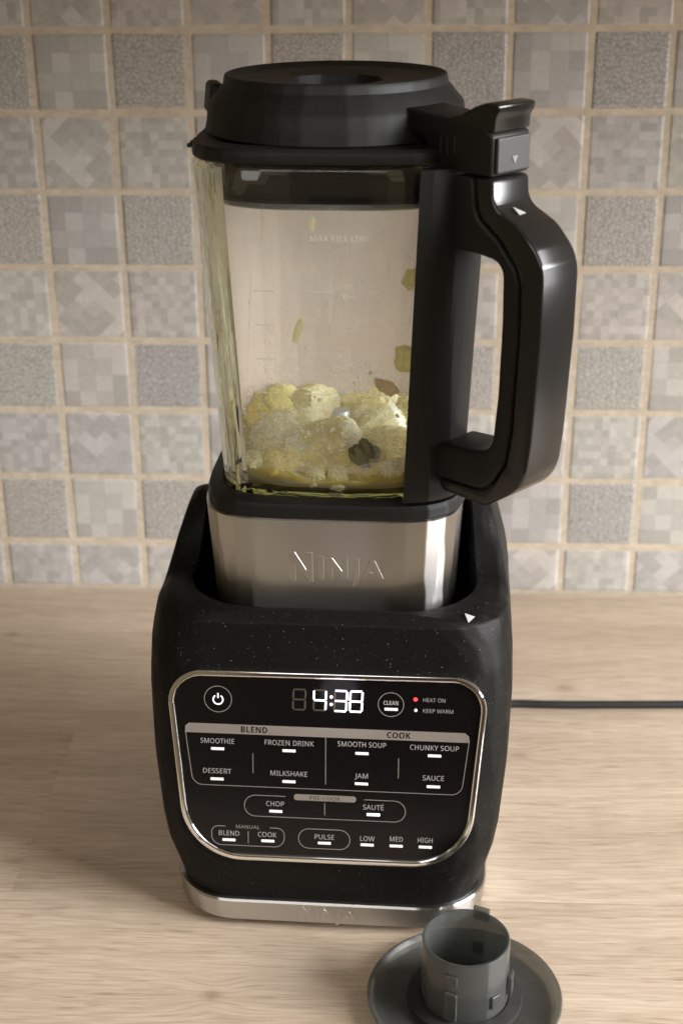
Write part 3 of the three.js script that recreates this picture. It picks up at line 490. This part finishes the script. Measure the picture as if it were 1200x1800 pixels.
{
  const put = (name, label, g, mat, p, r, grp) => { const m = mesh(name, g, mat); m.position.set(...p); m.rotation.set(...r); m.updateMatrix(); m.applyMatrix4(foodBase); return tag(m, label, 'food', grp); };
  const yellow = foodM([0.99, 0.90, 0.36]), cream = foodM([0.99, 0.95, 0.70]), green = foodM([0.12, 0.105, 0.04], 0.15), leek = foodM([0.93, 0.88, 0.58], 0.85);
  const G = 'cooked vegetable chunks in the jar';
  put('potato_chunk', 'large golden yellow cooked potato chunk behind the jar glass', blob(0.015, 1.5, 0.8, 0.85, 3, 0.16), yellow, [-0.006, 0.2635, 0.036], [0.25, 0.3, 0.1]);
  const cs = [[-0.036, 0.030, 0.0125], [-0.024, 0.046, 0.0085], [0.034, 0.034, 0.0120], [0.021, 0.016, 0.0130], [-0.040, 0.006, 0.0135], [-0.021, 0.012, 0.0120], [0.040, 0.006, 0.0125], [0.043, 0.045, 0.0080], [-0.016, -0.020, 0.0130], [0.020, -0.018, 0.0130], [0.017, 0.047, 0.0085], [-0.042, 0.047, 0.0065], [0.002, 0.050, 0.0070], [-0.031, 0.050, 0.0070], [-0.010, 0.051, 0.0062], [0.031, 0.050, 0.0066], [0.024, 0.036, 0.0085], [-0.030, 0.020, 0.0100], [0.010, 0.004, 0.0110]];
  cs.forEach(([x, z, r], i) => put('vegetable_chunk', 'pale cream cooked vegetable chunk in the mash', blob(r * 0.86, 1.1 + hash(i, 1) * 0.5, 0.75 + hash(i, 2) * 0.3, 0.95, 30 + i, 0.24), i % 3 === 1 ? yellow : cream, [x, mashY(x, z) + r * 0.42, z], [hash(i, 3) * 3, hash(i, 4) * 3, hash(i, 5) * 3], G));
  put('herb_piece', 'dark green brown herb scrap lying against the mash', blob(0.0062, 1.0, 1.25, 0.45, 61, 0.75), green, [0.0165, 0.2665, 0.0565], [0.2, 0.3, 0.5]);
  // scraps stuck on the inside of the pane
  const inZ = (x, h) => { const a = aIn(h) - 0.0012; return a * (1 - Math.abs(x / a) ** 3.5) ** (1 / 3.5); };
  const stick = (x, h, d) => [x, h, inZ(x, h) - d];
  put('onion_scrap', 'brownish green onion scrap stuck to the glass beside the handle strip, the lower one', blob(0.0072, 0.9, 1.0, 0.16, 71, 0.45), leek, stick(0.0375, 0.3175, 0.0012), [0, 0.25, 0.2]);
  put('onion_scrap_001', 'small green onion scrap stuck high on the glass beside the handle strip', blob(0.0046, 0.8, 1.05, 0.2, 72, 0.5), leek, stick(0.0385, 0.3585, 0.001), [0, 0.25, -0.3]);
  put('onion_scrap_002', 'pinkish brown onion flake stuck to the glass above the mash', blob(0.0055, 1.15, 0.6, 0.18, 73, 0.5), foodM([0.82, 0.68, 0.52], 0.8), stick(0.0275, 0.3030, 0.001), [0, 0.12, -0.6]);
  put('pale_fleck', 'long pale fleck slanting on the middle of the glass', blob(0.0046, 0.4, 1.5, 0.25, 74, 0.25), cream, stick(-0.0165, 0.3325, 0.001), [0, -0.05, -0.3]);  // narrow pale blob on the inner pane
  put('pale_fleck_001', 'tiny pale grain stuck to the glass below the lid', blob(0.0026, 0.55, 1.5, 0.3, 75, 0.25), cream, stick(-0.0085, 0.3865, 0.0008), [0, 0, 0]);
  // drops and froth clinging to the inside
  const dg = new THREE.IcosahedronGeometry(1, 1), n = 420, im = new THREE.InstancedMesh(dg, phys({ color: rgb(0.98, 0.95, 0.8), roughness: 0.9, transmission: 0.9, thickness: 0, ior: 1.2 }), n), mt = new THREE.Matrix4(), q = new THREE.Quaternion(), e = new THREE.Euler();
  let k = 0;
  while (k < n) {
    const x = (rnd() * 2 - 1) * 0.056, h = 0.268 + rnd() ** 1.3 * 0.045; const dens = fbm(x * 120 + 3, h * 120, 44, 3) + 0.25 * Math.exp(-(((x + 0.03) / 0.016) ** 2)) + 0.2 * Math.exp(-(((x - 0.036) / 0.016) ** 2)) - (h - 0.268) * 5; if (rnd() > step(0.38, 0.6, dens)) continue;
    const r = 0.0002 + rnd() ** 3 * 0.0008; const z = inZ(x, h) - r * 0.3; e.set(0, 0, rnd() * 3); q.setFromEuler(e);
    mt.compose(new THREE.Vector3(x, h, z), q, new THREE.Vector3(r * (1 + rnd() * 0.6), r, r * 0.5)); im.setMatrixAt(k++, mt);
  }
  im.name = 'froth_drops'; im.castShadow = im.receiveShadow = true; im.applyMatrix4(foodBase); scene.add(im); setKind(im, 'stuff'); tag(im, 'creamy froth and steam drops clinging inside the glass', 'drops');
}

// ---------------------------------------------------------------- measuring cap, upside down on the worktop
{
  const cap = group('lid_cap'); cap.position.set(0.0338, 0, 0.482); tag(cap, 'smoky grey plastic lid cap lying upside down before the blender base', 'lid cap');
  const smoke = phys({ color: rgb(0.29, 0.30, 0.285), transmission: 0.84, thickness: 0, roughness: 0.24, ior: 1.45 });
  const smokeD = phys({ color: rgb(0.44, 0.445, 0.42), transmission: 0.9, thickness: 0, roughness: 0.26, ior: 1.45 });
  mesh('disc', lathe([[0, 0.0004], [0.043, 0.0004], [0.0478, 0.0012], [0.0498, 0.0035], [0.0505, 0.0068], [0.0499, 0.0078], [0.0487, 0.0074], [0.0474, 0.0050], [0.0445, 0.0034], [0.0428, 0.0030], [0.0226, 0.0030], [0, 0.0030]], 128, 0.5), smokeD, cap);
  mesh('tube', lathe([[0.0206, 0.0032], [0.0224, 0.0032], [0.0224, 0.0425], [0.0220, 0.0433], [0.0211, 0.0433], [0.0207, 0.0425], [0.0206, 0.0032]], 96, 0.5), smoke, cap);
  mesh('gasket', lathe([[0.0229, 0.0032], [0.0290, 0.0032], [0.0298, 0.0045], [0.0294, 0.0066], [0.0272, 0.0076], [0.0232, 0.0078], [0.0229, 0.0074], [0.0229, 0.0032]], 96, 0.6), M.blackRubber, cap);
  const fit = (name, az, r, y, w, hh, d, mat = smoke) => { const t = mesh(name, new RoundedBoxGeometry(w, hh, d, 3, 0.0006), mat, cap); const a = az * Math.PI / 180; t.position.set(Math.sin(a) * r, y, Math.cos(a) * r); t.rotation.y = a; return t; };
  fit('clip_tab', 157, 0.0226, 0.0415, 0.0088, 0.0078, 0.0022, smokeD); fit('clip_tab', -21, 0.0233, 0.0335, 0.0072, 0.0062, 0.0016); fit('guide_rib', -20, 0.0235, 0.0175, 0.0066, 0.0170, 0.0020); fit('guide_rib', 76, 0.0238, 0.0195, 0.0066, 0.0120, 0.0022); fit('clip_tab', 40, 0.0231, 0.0175, 0.0056, 0.0080, 0.0012); fit('clip_tab', 158, 0.0201, 0.0215, 0.0066, 0.0090, 0.0012);
}
renderer.render(scene, camera);
